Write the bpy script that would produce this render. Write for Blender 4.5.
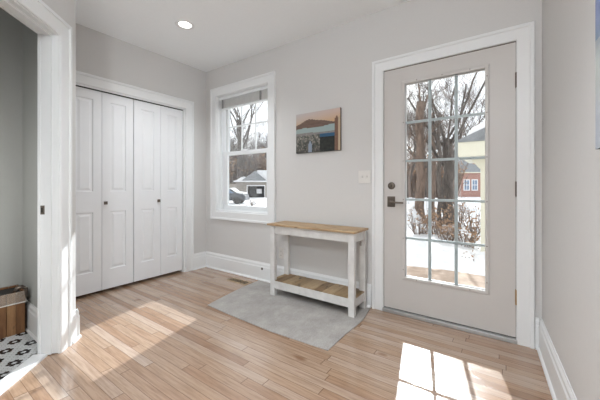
import bpy, bmesh, math, random
from mathutils import Vector, Matrix
random.seed(7)
S = bpy.context.scene
C = S.collection
for o in list(bpy.data.objects): bpy.data.objects.remove(o)

# ------------------------------------------------------------------ camera, world, sun, lights
F, HY, TH = 294.245, 186.08, 0.61501
CAM = Vector((3.3102, -2.5028, 1.0755))
cd = bpy.data.cameras.new('camera'); cam = bpy.data.objects.new('camera', cd); C.objects.link(cam)
cd.sensor_width = 36; cd.lens = F / 600 * 36; cd.shift_y = -(200 - HY) / 600; cd.clip_start = 0.02; cd.clip_end = 400
cam.location = CAM; cam.rotation_euler = (math.pi / 2, 0, TH); S.camera = cam
S.view_settings.view_transform = 'Standard'; S.view_settings.look = 'None'
S.view_settings.gamma = 1; S.view_settings.use_curve_mapping = False
S.view_settings.exposure = 0.50
S.cycles.use_denoising = True
S.cycles.max_bounces = 14; S.cycles.diffuse_bounces = 8; S.cycles.transparent_max_bounces = 24
S.cycles.sample_clamp_indirect = 6

w = bpy.data.worlds.new('sky'); S.world = w; w.use_nodes = True
nt = w.node_tree; nt.nodes.clear()
wo = nt.nodes.new('ShaderNodeOutputWorld'); bg = nt.nodes.new('ShaderNodeBackground')
tc = nt.nodes.new('ShaderNodeTexCoord'); nz = nt.nodes.new('ShaderNodeTexNoise'); cr = nt.nodes.new('ShaderNodeValToRGB')
nz.inputs['Scale'].default_value = 3.0; nz.inputs['Detail'].default_value = 4
cr.color_ramp.elements[0].position = .35; cr.color_ramp.elements[0].color = (.80, .84, .90, 1)
cr.color_ramp.elements[1].position = .62; cr.color_ramp.elements[1].color = (1, 1, 1, 1)
nt.links.new(tc.outputs['Generated'], nz.inputs['Vector']); nt.links.new(nz.outputs['Fac'], cr.inputs[0])
nt.links.new(cr.outputs[0], bg.inputs[0]); bg.inputs[1].default_value = 1.3
nt.links.new(bg.outputs[0], wo.inputs[0])

sd = bpy.data.lights.new('sun', 'SUN'); sun = bpy.data.objects.new('sun', sd); C.objects.link(sun)
sd.energy = 4.4; sd.angle = math.radians(0.7); sd.color = (.92, .97, 1)
sun.rotation_euler = Vector((.228, -1, -.738)).to_track_quat('-Z', 'Y').to_euler()

def area(name, loc, direction, sx, sy, power, col=(1, 1, 1)):
    d = bpy.data.lights.new(name, 'AREA'); d.shape = 'RECTANGLE'; d.size = sx; d.size_y = sy; d.energy = power; d.color = col
    o = bpy.data.objects.new(name, d); C.objects.link(o); o.location = loc
    o.rotation_euler = Vector(direction).to_track_quat('-Z', 'Y').to_euler(); return o
# added fill lights at wall openings behind the camera, tilted up to brighten the room
FRONT_OPENINGS = [(-1.5, .5), (2.95, 3.75)]
FILL_COL = (.87, .95, 1)
for a, b in FRONT_OPENINGS:
    area('unseen_fill_light', ((a + b) / 2, -6.98, 1.45), (0, 1, 1.5), b - a - .1, 1.7, 12 * (b - a), FILL_COL)
area('unseen_fill_light', (3.62, -4.6, 1.5), (-1, .1, 1.6), 2.4, 1.6, 15, FILL_COL)
area('unseen_fill_light', (-1.77, -4.9, 1.5), (1, 0, 1.4), 2.4, 1.6, 250, FILL_COL)
area('bathroom_fill_light', (.90, -2.62, 1.0), (-1, .12, -.12), .7, 1.0, 5.5, (1, 1, .97))  # added unseen light that brightens the bathroom walls, no fitting modelled

# ------------------------------------------------------------------ helpers
def W(px, dep, z=0.0):
    l = (px - 300) / F * dep
    return Vector((CAM.x - math.sin(TH) * dep + math.cos(TH) * l, CAM.y + math.cos(TH) * dep + math.sin(TH) * l, z))
def ZY(py, dep): return CAM.z + (HY - py) / F * dep

def tag(o, label=None, cat=None, group=None, kind=None):
    if label: o['label'] = label
    if cat: o['category'] = cat
    if group: o['group'] = group
    if kind: o['kind'] = kind
    return o
def thing(name, loc, label, cat, group=None, rz=0):
    o = bpy.data.objects.new(name, None); C.objects.link(o); o.empty_display_size = .05
    o.location = loc; o.rotation_euler = (0, 0, rz); return tag(o, label, cat, group)
def copy_tree(o, parent=None):
    c = o.copy(); C.objects.link(c); c.parent = parent
    for ch in o.children:
        copy_tree(ch, c)
    return c

class MB:
    """collects shapes and links them as ONE mesh object"""
    def __init__(s): s.v = []; s.f = []; s.m = []; s.mi = 0
    def add(s, vs, fs):
        b = len(s.v); s.v += [tuple(x) for x in vs]
        for f in fs: s.f.append([b + i for i in f]); s.m.append(s.mi)
        return s
    def box(s, x0, x1, y0, y1, z0, z1, M=None):
        vs = [Vector((x, y, z)) for z in (z0, z1) for y in (y0, y1) for x in (x0, x1)]
        if M: vs = [M @ v for v in vs]
        return s.add(vs, [(0, 2, 3, 1), (4, 5, 7, 6), (0, 1, 5, 4), (2, 6, 7, 3), (0, 4, 6, 2), (1, 3, 7, 5)])
    def cyl(s, a, b, r0, r1=None, n=16, caps=True):
        a, b = Vector(a), Vector(b); r1 = r0 if r1 is None else r1
        d = (b - a).normalized(); t = d.orthogonal().normalized(); q = d.cross(t)
        vs = []
        for c, r in ((a, r0), (b, r1)):
            for i in range(n):
                k = 2 * math.pi * i / n; vs.append(c + (t * math.cos(k) + q * math.sin(k)) * r)
        fs = [(i, (i + 1) % n, n + (i + 1) % n, n + i) for i in range(n)]
        if caps: fs += [tuple(range(n - 1, -1, -1)), tuple(range(n, 2 * n))]
        return s.add(vs, fs)
    def tube(s, pts, rads, n=6):
        pts = [Vector(p) for p in pts]; vs = []; t = None
        for i, p in enumerate(pts):
            d = (pts[min(i + 1, len(pts) - 1)] - pts[max(i - 1, 0)]).normalized()
            t = d.orthogonal().normalized() if t is None else (t - d * t.dot(d)).normalized()
            q = d.cross(t)
            for k in range(n):
                a = 2 * math.pi * k / n; vs.append(p + (t * math.cos(a) + q * math.sin(a)) * rads[i])
        fs = []
        for i in range(len(pts) - 1):
            for k in range(n):
                fs.append((i * n + k, i * n + (k + 1) % n, (i + 1) * n + (k + 1) % n, (i + 1) * n + k))
        fs += [tuple(range(n - 1, -1, -1)), tuple(range((len(pts) - 1) * n, len(pts) * n))]
        return s.add(vs, fs)
    def lathe(s, prof, M=Matrix.Identity(4), n=24):
        vs = []
        for r, z in prof:
            for k in range(n):
                a = 2 * math.pi * k / n; vs.append(M @ Vector((r * math.cos(a), r * math.sin(a), z)))
        fs = [(i * n + k, i * n + (k + 1) % n, (i + 1) * n + (k + 1) % n, (i + 1) * n + k) for i in range(len(prof) - 1) for k in range(n)]
        fs += [tuple(range(n - 1, -1, -1)), tuple(range((len(prof) - 1) * n, len(prof) * n))]
        return s.add(vs, fs)
    def prism(s, poly, z0, z1, M=None):
        n = len(poly); vs = [Vector((x, y, z)) for z in (z0, z1) for x, y in poly]
        if M: vs = [M @ v for v in vs]
        return s.add(vs, [tuple(range(n - 1, -1, -1)), tuple(range(n, 2 * n))] + [(i, (i + 1) % n, n + (i + 1) % n, n + i) for i in range(n)])
    def frame(s, fn, a0, a1, z0, z1, prof, closed=True):
        """mitred moulding round the rectangle a0..a1, z0..z1; prof = (outward, depth) loop"""
        k = len(prof); rings = []
        for wd, dp in prof:
            if closed: pts = [(a0 - wd, z0 - wd), (a0 - wd, z1 + wd), (a1 + wd, z1 + wd), (a1 + wd, z0 - wd)]
            else: pts = [(a0 - wd, z0), (a0 - wd, z1 + wd), (a1 + wd, z1 + wd), (a1 + wd, z0)]
            rings.append([fn(a, z, dp) for a, z in pts])
        vs = [p for r in rings for p in r]; fs = []
        for i in range(k):
            j = (i + 1) % k
            for e in range(4 if closed else 3):
                g = (e + 1) % 4; fs.append((i * 4 + e, i * 4 + g, j * 4 + g, j * 4 + e))
        if not closed: fs += [tuple(i * 4 for i in range(k)), tuple(i * 4 + 3 for i in range(k - 1, -1, -1))]
        return s.add(vs, fs)
    def extrude(s, prof, p0, p1, nrm):
        """prof = (out, z) loop extruded from p0 to p1 (xy), out along nrm"""
        k = len(prof); vs = []
        for p in (p0, p1):
            for o_, z in prof: vs.append(Vector((p[0] + nrm[0] * o_, p[1] + nrm[1] * o_, z)))
        return s.add(vs, [(i, (i + 1) % k, k + (i + 1) % k, k + i) for i in range(k)] + [tuple(range(k - 1, -1, -1)), tuple(range(k, 2 * k))])
    def build(s, name, mats, parent=None, bevel=0, smooth=False, fix=True):
        me = bpy.data.meshes.new(name); me.from_pydata(s.v, [], s.f)
        if not isinstance(mats, (list, tuple)): mats = [mats]
        for m in mats: me.materials.append(m)
        for p, i in zip(me.polygons, s.m): p.material_index = i
        if fix:
            bm = bmesh.new(); bm.from_mesh(me); bmesh.ops.recalc_face_normals(bm, faces=bm.faces); bm.to_mesh(me); bm.free()
        if smooth:
            for p in me.polygons: p.use_smooth = True
        o = bpy.data.objects.new(name, me); C.objects.link(o)
        if parent: o.parent = parent
        if bevel:
            b = o.modifiers.new('bevel', 'BEVEL'); b.width = bevel; b.segments = 2; b.limit_method = 'ANGLE'; b.angle_limit = math.radians(40)
        return o
def struct(o): o['kind'] = 'structure'; return o

# ------------------------------------------------------------------ materials
class NG:
    def __init__(s, name):
        s.m = bpy.data.materials.new(name); s.m.use_nodes = True; s.t = s.m.node_tree
        s.b = s.t.nodes['Principled BSDF']; s.out = s.t.nodes['Material Output']
    def n(s, typ, **k):
        x = s.t.nodes.new(typ)
        for a, b in k.items(): setattr(x, a, b)
        return x
    def lk(s, a, b): s.t.links.new(a, b)
    def math(s, op, a, b=None, c=None):
        x = s.n('ShaderNodeMath', operation=op)
        for i, q in enumerate((a, b, c)):
            if q is None: continue
            if isinstance(q, (int, float)): x.inputs[i].default_value = q
            else: s.lk(q, x.inputs[i])
        return x.outputs[0]
    def obj(s): return s.n('ShaderNodeTexCoord').outputs['Object']
    def noise(s, vec, scale, detail=3, rough=.5, sc=(1, 1, 1)):
        mp = s.n('ShaderNodeMapping'); mp.inputs['Scale'].default_value = sc; s.lk(vec, mp.inputs[0])
        x = s.n('ShaderNodeTexNoise'); x.inputs['Scale'].default_value = scale; x.inputs['Detail'].default_value = detail; x.inputs['Roughness'].default_value = rough
        s.lk(mp.outputs[0], x.inputs['Vector']); return x.outputs['Fac']
    def ramp(s, fac, stops, interp='LINEAR'):
        x = s.n('ShaderNodeValToRGB'); x.color_ramp.interpolation = interp; e = x.color_ramp.elements
        while len(e) < len(stops): e.new(.5)
        for q, (p, c) in zip(e, stops): q.position = p; q.color = (*c, 1)
        s.lk(fac, x.inputs[0]); return x.outputs[0]
    def mix(s, fac, a, b, mode='MIX'):
        x = s.n('ShaderNodeMix', data_type='RGBA', blend_type=mode)
        for i, q in ((0, fac), (6, a), (7, b)):
            if isinstance(q, (int, float)): x.inputs[i].default_value = q
            elif isinstance(q, tuple): x.inputs[i].default_value = (*q, 1)
            else: s.lk(q, x.inputs[i])
        return x.outputs[2]
    def bump(s, h, strength=.2, dist=.01):
        x = s.n('ShaderNodeBump'); x.inputs['Strength'].default_value = strength; x.inputs['Distance'].default_value = dist
        s.lk(h, x.inputs['Height']); s.lk(x.outputs[0], s.b.inputs['Normal'])
    def setp(s, col=None, rough=None, metal=None, spec=None):
        if col is not None:
            if isinstance(col, tuple): s.b.inputs['Base Color'].default_value = (*col, 1)
            else: s.lk(col, s.b.inputs['Base Color'])
        if rough is not None: s.b.inputs['Roughness'].default_value = rough
        if metal is not None: s.b.inputs['Metallic'].default_value = metal
        if spec is not None: s.b.inputs['Specular IOR Level'].default_value = spec
        return s.m
def simple(name, c, rough=.5, metal=0, var=.06, scale=20, bump=0, spec=.5, sc=(1, 1, 1)):
    g = NG(name); v = g.obj(); f = g.noise(v, scale, 4, .6, sc)
    lo = tuple(max(0, x * (1 - var)) for x in c); hi = tuple(min(1, x * (1 + var)) for x in c)
    g.setp(g.ramp(f, [(.3, lo), (.7, hi)]), rough, metal, spec)
    if bump: g.bump(f, bump, .004)
    return g.m

M = {}
M['wall'] = simple('wall_paint', (.60, .59, .58), .85, var=.012, scale=60, bump=.03)
M['ceiling'] = simple('ceiling_paint', (.86, .885, .90), .9, var=.01, scale=50, bump=.02)
M['trim'] = simple('white_trim_paint', (.76, .77, .775), .38, var=.01, scale=8)
M['door'] = simple('door_paint', (.545, .52, .50), .4, var=.01, scale=8)
M['closet'] = simple('closet_door_paint', (.75, .76, .775), .42, var=.01, scale=8)
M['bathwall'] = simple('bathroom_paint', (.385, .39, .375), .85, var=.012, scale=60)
M['dark'] = simple('dark_gap', (.02, .018, .016), .8)
M['rubber'] = simple('weatherstrip', (.10, .07, .055), .7)
M['pewter'] = simple('pewter_metal', (.15, .125, .105), .38, .9, var=.15, scale=90)
M['brass'] = simple('aged_brass', (.42, .27, .12), .38, .9, var=.15, scale=90)
M['alu'] = simple('aluminium_sill', (.45, .45, .45), .45, .6)
M['muntin'] = simple('grey_muntin', (.42, .46, .47), .45, var=.03)
M['plate'] = simple('plastic_plate', (.68, .66, .63), .35, var=.01)
M['marble'] = simple('marble_threshold', (.78, .79, .80), .25, var=.05, scale=12)
M['vinyl'] = simple('window_vinyl', (.74, .76, .77), .4, var=.01)
M['blind'] = simple('blind_slats', (.80, .80, .79), .6, var=.04)
M['tape'] = simple('blind_tape', (.25, .25, .25), .8)

def mk_glass(name, tint=(1, 1, 1), refl=.05):
    g = NG(name); t = g.n('ShaderNodeBsdfTransparent'); t.inputs[0].default_value = (*tint, 1)
    gl = g.n('ShaderNodeBsdfGlossy'); gl.inputs['Roughness'].default_value = .02
    fr = g.n('ShaderNodeFresnel'); fr.inputs[0].default_value = 1.45
    k = g.math('MULTIPLY', fr.outputs[0], refl * 12)
    mx = g.n('ShaderNodeMixShader'); g.lk(k, mx.inputs[0]); g.lk(t.outputs[0], mx.inputs[1]); g.lk(gl.outputs[0], mx.inputs[2])
    g.lk(mx.outputs[0], g.out.inputs[0]); return g.m
M['glass'] = mk_glass('window_glass', (.97, .98, .98), .022)

def floor_mat():
    g = NG('strip_wood_floor'); v = g.obj(); sp = g.n('ShaderNodeSeparateXYZ'); g.lk(v, sp.inputs[0]); x, y = sp.outputs[0], sp.outputs[1]
    ry = g.math('DIVIDE', g.math('ADD', y, 20 + .0271), .0572); row = g.math('FLOOR', ry)
    wn = g.n('ShaderNodeTexWhiteNoise', noise_dimensions='1D'); g.lk(row, wn.inputs['W'])
    rx = g.math('MULTIPLY_ADD', wn.outputs['Value'], 7.31, g.math('DIVIDE', x, .92)); col = g.math('FLOOR', rx)
    cb = g.n('ShaderNodeCombineXYZ'); g.lk(row, cb.inputs[0]); g.lk(col, cb.inputs[1])
    w2 = g.n('ShaderNodeTexWhiteNoise', noise_dimensions='2D'); g.lk(cb.outputs[0], w2.inputs['Vector'])
    base = g.ramp(w2.outputs['Value'], [(0, (.29, .18, .115)), (.15, (.345, .225, .15)), (.45, (.385, .27, .19)), (.7, (.41, .305, .23)), (.9, (.45, .35, .28)), (1, (.35, .235, .16))])
    # grain, shifted per board
    off = g.n('ShaderNodeVectorMath', operation='MULTIPLY_ADD'); g.lk(w2.outputs['Color'], off.inputs[0]); off.inputs[1].default_value = (9, 9, 9); g.lk(v, off.inputs[2])
    gr = g.noise(off.outputs[0], 5, 6, .65, (1, 14, 1))
    gr2 = g.noise(off.outputs[0], 2.2, 3, .5, (1, 5, 1))
    base = g.mix(1, base, g.ramp(gr, [(.3, (.72, .67, .63)), (.6, (1.04, 1.04, 1.04))]), 'MULTIPLY')
    base = g.mix(g.math('MULTIPLY', gr2, .55), base, g.mix(1, base, (.90, .80, .70), 'MULTIPLY'))
    kn = g.noise(off.outputs[0], 3.4, 2, .5, (1, 2.2, 1))
    base = g.mix(g.ramp(kn, [(.70, (0, 0, 0)), (.76, (.7, .7, .7))]), base, (.20, .10, .05))
    fy = g.math('FRACT', ry); fx = g.math('FRACT', rx)
    gy = g.math('GREATER_THAN', g.math('ABSOLUTE', g.math('SUBTRACT', fy, .5)), .478)
    gx = g.math('GREATER_THAN', g.math('ABSOLUTE', g.math('SUBTRACT', fx, .5)), .4975)
    gap = g.math('MAXIMUM', gy, gx)
    base = g.mix(g.math('MULTIPLY', gap, .75), base, (.11, .055, .03))
    g.setp(base, .3, spec=.5); g.b.inputs['Coat Weight'].default_value = .5; g.b.inputs['Coat Roughness'].default_value = .14
    rr = g.noise(v, 9, 3); r2 = g.math('MULTIPLY_ADD', rr, .10, .15); g.lk(r2, g.b.inputs['Roughness'])
    g.bump(g.math('SUBTRACT', g.math('MULTIPLY', gr, .15), gap), .12, .002); return g.m
M['floor'] = floor_mat()

def board_mat(name, stops, axis='x', knot=True, width=None):
    g = NG(name); v = g.obj(); sc = {'x': (1, 9, 9), 'y': (9, 1, 9), 'z': (9, 9, 1)}[axis]
    f = g.noise(v, 4, 6, .7, sc); c = g.ramp(f, stops)
    sc2 = {'x': (1, 2.5, 2.5), 'y': (2.5, 1, 2.5), 'z': (2.5, 2.5, 1)}[axis]
    if knot:
        k = g.noise(v, 7, 2, .5, sc2); c = g.mix(g.ramp(k, [(.64, (0, 0, 0)), (.72, (.8, .8, .8))]), c, tuple(x * .35 for x in stops[0][1]))
    g.setp(c, .55); g.bump(f, .15, .003); return g.m
M['pine'] = board_mat('pine_top', [(.25, (.25, .155, .08)), (.5, (.40, .27, .15)), (.75, (.50, .37, .23))])
M['shelfwood'] = [board_mat('pallet_slat_' + n, st, 'y') for n, st in (
    ('light', [(.25, (.24, .16, .085)), (.5, (.34, .24, .135)), (.75, (.43, .32, .20))]),
    ('mid', [(.25, (.17, .11, .055)), (.5, (.26, .175, .09)), (.75, (.35, .25, .145))]),
    ('dark', [(.25, (.11, .065, .03)), (.5, (.19, .12, .06)), (.75, (.28, .19, .10))]))]
def chipped():
    g = NG('chipped_white_paint'); v = g.obj(); f = g.noise(v, 30, 5, .7, (1, 1, .6)); k = g.noise(v, 11, 3, .6)
    c = g.mix(g.ramp(f, [(.69, (0, 0, 0)), (.75, (.5, .5, .5))]), g.ramp(k, [(.3, (.56, .55, .535)), (.7, (.67, .66, .645))]), (.42, .33, .24))
    kn = g.noise(v, 16, 1, .4); c = g.mix(g.ramp(kn, [(.76, (0, 0, 0)), (.79, (.7, .7, .7))]), c, (.24, .21, .18))
    g.setp(c, .6); g.bump(f, .2, .002); return g.m
M['chip'] = chipped()
def rugmat():
    g = NG('grey_woven_rug'); v = g.obj()
    w1 = g.n('ShaderNodeTexWave', wave_type='BANDS', bands_direction='X'); w1.inputs['Scale'].default_value = 90; w1.inputs['Distortion'].default_value = 1.5; g.lk(v, w1.inputs[0])
    f = g.noise(v, 5, 4, .65); f2 = g.noise(v, 130, 2, .6); f3 = g.noise(v, 12, 2, .5, (5, 1, 1))
    c = g.ramp(f, [(.3, (.28, .262, .245)), (.5, (.36, .34, .32)), (.7, (.46, .44, .415))])
    c = g.mix(.5, c, g.mix(1, c, g.ramp(f3, [(.35, (.86, .86, .86)), (.65, (1.08, 1.08, 1.08))]), 'MULTIPLY'))
    c = g.mix(.35, c, g.ramp(f2, [(.3, (.25, .24, .23)), (.7, (.54, .52, .50))]))
    g.setp(c, .95, spec=.1); g.bump(g.math('ADD', w1.outputs['Fac'], f2), .35, .002); return g.m
M['rug'] = rugmat()
M['bark'] = simple('grey_bark', (.085, .07, .06), .95, var=.5, scale=14, bump=.5, sc=(1, 1, .25))
M['bark2'] = simple('brown_bark', (.14, .10, .078), .95, var=.5, scale=12, bump=.5, sc=(1, 1, .3))
M['twig'] = simple('twigs', (.17, .13, .108), .95, var=.25, scale=9)
M['leaf'] = simple('dry_leaves', (.34, .22, .14), .9, var=.45, scale=6)
def snowmat():
    g = NG('snow'); v = g.obj(); f = g.noise(v, 2.5, 6, .6)
    g.setp(g.ramp(f, [(.3, (.60, .61, .63)), (.6, (.76, .76, .765))]), .75); g.bump(f, .6, .08); return g.m
M['snow'] = snowmat()
M['patio'] = simple('tan_patio_stone', (.42, .32, .25), .85, var=.2, scale=6, bump=.2)
M['cream'] = simple('cream_painted_wood', (.62, .60, .49), .6, var=.04, scale=5)
M['shingle'] = simple('grey_shingles', (.21, .22, .23), .9, var=.2, scale=8)
M['tan'] = simple('tan_siding', (.27, .24, .21), .8, var=.12, scale=4)
M['fence'] = simple('weathered_fence', (.50, .48, .46), .85, var=.15, scale=8)
M['whitef'] = simple('white_fence_paint', (.75, .75, .76), .7, var=.05)
M['black'] = simple('dark_interior', (.02, .02, .022), .8)
M['brush'] = simple('brushwood', (.27, .20, .16), .95, var=.3, scale=3)
def brickmat():
    g = NG('red_brick'); v = g.obj(); b = g.n('ShaderNodeTexBrick'); b.inputs['Scale'].default_value = 4
    b.inputs['Color1'].default_value = (.30, .13, .10, 1); b.inputs['Color2'].default_value = (.38, .19, .15, 1); b.inputs['Mortar'].default_value = (.45, .40, .36, 1)
    mp = g.n('ShaderNodeMapping'); mp.inputs['Rotation'].default_value = (math.pi / 2, 0, 0); g.lk(v, mp.inputs[0]); g.lk(mp.outputs[0], b.inputs['Vector'])
    g.setp(b.outputs[0], .9); return g.m
M['brick'] = brickmat()
M['pane'] = simple('blue_window_pane', (.18, .24, .33), .15, var=.1)
M['carpaint'] = simple('dark_grey_car_paint', (.05, .055, .065), .3, .3, var=.05)
M['tyre'] = simple('tyre', (.03, .03, .03), .8)
def emis(name, c, s):
    g = NG(name); e = g.n('ShaderNodeEmission'); e.inputs[0].default_value = (*c, 1); e.inputs[1].default_value = s; g.lk(e.outputs[0], g.out.inputs[0]); return g.m
M['lamp'] = emis('lamp_glow', (1, .97, .92), 4)
M['tile_w'] = simple('white_hex_tile', (.62, .64, .65), .25, var=.05)
M['tile_b'] = simple('black_hex_tile', (.015, .015, .017), .25, var=.05)
M['grout'] = simple('grey_grout', (.24, .24, .24), .9)
M['crate'] = board_mat('crate_wood', [(.25, (.09, .035, .013)), (.5, (.19, .085, .032)), (.75, (.29, .15, .062))], 'z')
M['cratelight'] = board_mat('crate_wood_light', [(.25, (.15, .07, .026)), (.5, (.24, .12, .05)), (.75, (.34, .19, .085))], 'z')
def plastic():
    g = NG('clear_plastic_liner'); g.setp((.70, .64, .56), .18); g.b.inputs['Alpha'].default_value = .2; return g.m
M['plastic'] = plastic()

# ------------------------------------------------------------------ room shell
H = 2.605
R2 = math.sqrt(.5)
def A(u, d, z=0): return Vector((d * R2 - u * R2, d * R2 + u * R2, z))       # angled wall frame: u along, d towards the room
def RW(y): return 3.494 + .055 * (-y)                                          # the right wall runs slightly out of square
def wallboxes(name, fn, L0, L1, z0, z1, t0, t1, holes, mat, mat2=None):
    """wall along L with rectangular holes; fn(l, z, t) -> point"""
    mb = MB(); cuts = sorted(set([L0, L1] + [h[0] for h in holes] + [h[1] for h in holes]))
    for a, b in zip(cuts, cuts[1:]):
        segs = [(z0, z1)]
        for h in holes:
            if h[0] <= a + 1e-6 and h[1] >= b - 1e-6:
                n = []
                for s0, s1 in segs:
                    if h[2] > s0 + 1e-6: n.append((s0, min(s1, h[2])))
                    if h[3] < s1 - 1e-6: n.append((max(s0, h[3]), s1))
                segs = n
        for s0, s1 in segs:
            vs = [fn(l, z, t) for z in (s0, s1) for t in (t0, t1) for l in (a, b)]
            mb.add(vs, [(0, 2, 3, 1), (4, 5, 7, 6), (0, 1, 5, 4), (2, 6, 7, 3), (0, 4, 6, 2), (1, 3, 7, 5)])
    return struct(mb.build(name, mat))
# window opening and door opening in the back wall
WX0, WX1, WZ0, WZ1 = .215, 1.118, .755, 2.24
DX0, DX1, DZ1 = 2.405, 3.383, 2.092
wallboxes('wall_back', lambda l, z, t: Vector((l, t, z)), -.8, 3.494, -.0, H, 0, .2, [(WX0, WX1, WZ0, WZ1), (DX0, DX1, 0, DZ1)], M['wall'])
wallboxes('wall_left', lambda l, z, t: Vector((t, l, z)), -1.74, 0, 0, H, -.11, 0, [(-1.555, -.315, 0, 2.044)], M['wall'])
mb = MB(); wallboxes('wall_right', lambda l, z, t: Vector((RW(l) + t, l, z)), -7.1, .2, 0, H, 0, .15, [(-5.9, -3.3, .65, 2.35)], M['wall'])
# angled wall with the bathroom doorway and the return wall to the closet
UO0, UO1, HO = -2.75, -1.99, 2.04
wallboxes('wall_angled', lambda l, z, t: A(l, t, z), -3.10, -1.79, 0, H, -.745, -.64, [(UO0, UO1 + .02, 0, HO + .02)], [M['wall']])
mb = MB(); p = A(-1.79, -.64); mb.prism([(0, p.y), (p.x, p.y), (p.x + .07, p.y - .13), (0, -1.86)], 0, H); struct(mb.build('wall_return', M['wall']))
# bathroom walls
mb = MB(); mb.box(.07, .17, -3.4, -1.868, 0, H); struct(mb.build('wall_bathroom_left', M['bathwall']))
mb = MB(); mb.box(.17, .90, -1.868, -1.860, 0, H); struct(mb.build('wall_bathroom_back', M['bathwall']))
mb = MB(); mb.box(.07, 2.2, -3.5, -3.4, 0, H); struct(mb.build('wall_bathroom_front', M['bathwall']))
e = A(-3.10, -.64)
mb = MB(); mb.box(e.x - .10, e.x, -3.5, e.y, 0, H); struct(mb.build('wall_hall', M['wall']))
# living room behind the camera
mb = MB(); mb.box(-1.8, e.x, -3.62, -3.5, 0, H); struct(mb.build('wall_living_back', M['wall']))
wallboxes('wall_living_left', lambda l, z, t: Vector((t, l, z)), -7.1, -3.5, 0, H, -1.95, -1.8, [(-5.85, -3.35 - .1, .65, 2.35)], M['wall'])
wallboxes('wall_front', lambda l, z, t: Vector((l, t, z)), -1.95, 5.2, 0, H, -7.2, -7.02, [(a, b, .55, 2.35) for a, b in FRONT_OPENINGS], M['wall'])
mb = MB(); mb.box(-2, 4.1, -7.3, .2, -.12, 0)
struct(mb.build('floor', M['floor']))
mb = MB(); mb.box(-2, 4.2, -7.3, .2, H, H + .12); struct(mb.build('ceiling', M['ceiling']))
# closet interior
mb = MB()
mb.box(-.80, -.74, -1.8, .0, 0, H); mb.box(-.74, -.11, -1.8, -1.74, 0, H)
struct(mb.build('wall_closet', M['wall']))

# bathroom floor: hexagon mosaic with black flowers, marble threshold
mb = MB(); mb.prism([tuple(A(-3.4, -.77)[:2]), tuple(A(-1.80, -.77)[:2]), (.17, -1.868), (.17, -3.4)], 0.0, .004)
bf = struct(mb.build('floor_bathroom', M['grout']))
mb = MB(); P = .0254; v1 = Vector((.022, .0127)); v2 = Vector((.022, -.0127)); org = Vector((.652, -2.046))
bl = MB(); mbw = MB()
dirs = [(0, 1), (1, 0), (0, -1), (-1, 0), (1, -1), (-1, 1)]
for a in range(-70, 90):
    for b in range(-70, 90):
        q = org + v1 * a + v2 * b
        if q.x < .185 or q.x > 1.6 or q.y > -1.88 or q.y < -2.75 or (q.x * R2 + q.y * R2) > -.785: continue
        black = any(((a + i) % 5 == 0 and (b + j) % 5 == 0) for i, j in [(0, 1), (1, 0), (0, -1), (-1, 0), (1, -1), (-1, 1)])
        r = P / math.sqrt(3) * .93
        hx = [(q.x + r * math.cos(math.radians(60 * k)), q.y + r * math.sin(math.radians(60 * k))) for k in range(6)]
        mbw.mi = 1 if black else 0
        mbw.add([(x, y, .0058) for x, y in hx], [tuple(range(6))])
tiles = mbw.build('mosaic_tiles', [M['tile_w'], M['tile_b']], bf, fix=False); tiles['kind'] = 'stuff'
mb = MB(); mb.add([A(-2.75, -.69), A(-2.0, -.69), A(-2.0, -.775), A(-2.75, -.775), A(-2.75, -.695, .014), A(-2.0, -.695, .014), A(-2.0, -.77, .014), A(-2.75, -.77, .014)],
      [(0, 1, 2, 3), (4, 5, 6, 7), (0, 1, 5, 4), (1, 2, 6, 5), (2, 3, 7, 6), (3, 0, 4, 7)])
struct(mb.build('trim_1', M['marble']))

# ------------------------------------------------------------------ baseboards
BP = [(0, 0), (.017, 0), (.017, .150), (.012, .160), (.012, .182), (.006, .194), (.004, .203), (0, .203)]
SH = [(.017, 0), (.030, 0), (.028, .010), (.022, .016), (.017, .018)]
def base(name, p0, p1, n):
    mb = MB(); mb.extrude(BP, p0, p1, n); o = struct(mb.build(name, M['trim']))
    m2 = MB(); m2.extrude(SH, p0, p1, n); m2.build('shoe_moulding', M['trim'], o); return o
base('baseboard_back', (0, 0), (2.32, 0), (0, -1))
base('baseboard_back', (3.459, 0), (3.478, 0), (0, -1))
base('baseboard_left', (0, -.205), (0, -.018), (1, 0))
nr = Vector((-1, -.055)).normalized()
base('baseboard_right', (RW(0), -.0), (RW(-7), -7.0), nr)
pr = A(-1.79, -.64)
base('baseboard_return', (0.02, pr.y), (pr.x + .02, pr.y), (0, 1))
base('baseboard_angled', tuple(A(-1.868, -.64)[:2]), tuple(A(-1.772, -.64)[:2]), (R2, R2))
base('baseboard_bathroom', (.19, -1.868), (.89, -1.868), (0, -1))
base('baseboard_bathroom', (.17, -1.89), (.17, -3.38), (1, 0))

# ------------------------------------------------------------------ casings
CP = [(0, 0), (0, .014), (.006, .018), (.080, .018), (.086, .022), (.086, .027), (.106, .027), (.110, .023), (.110, 0)]
def casing(name, fn, a0, a1, z0, z1, wd=.11, closed=False):
    k = wd / .11; mb = MB(); mb.frame(fn, a0, a1, z0, z1, [(x * k, d) for x, d in CP], closed)
    return struct(mb.build(name, M['trim']))
fnB = lambda a, z, d: Vector((a, -d, z))
fnL = lambda a, z, d: Vector((d, a, z))
fnA = lambda a, z, d: A(a, -.64 + d, z)
closet_trim = casing('trim_2', fnL, -1.555, -.315, 0, 2.044)
door_trim = casing('trim_3', fnB, 2.432, 3.357, 0, 2.069, .098)
bath_trim = casing('trim_4', fnA, UO0 + .01, UO1 + .005, 0, HO + .006, .108)
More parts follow.
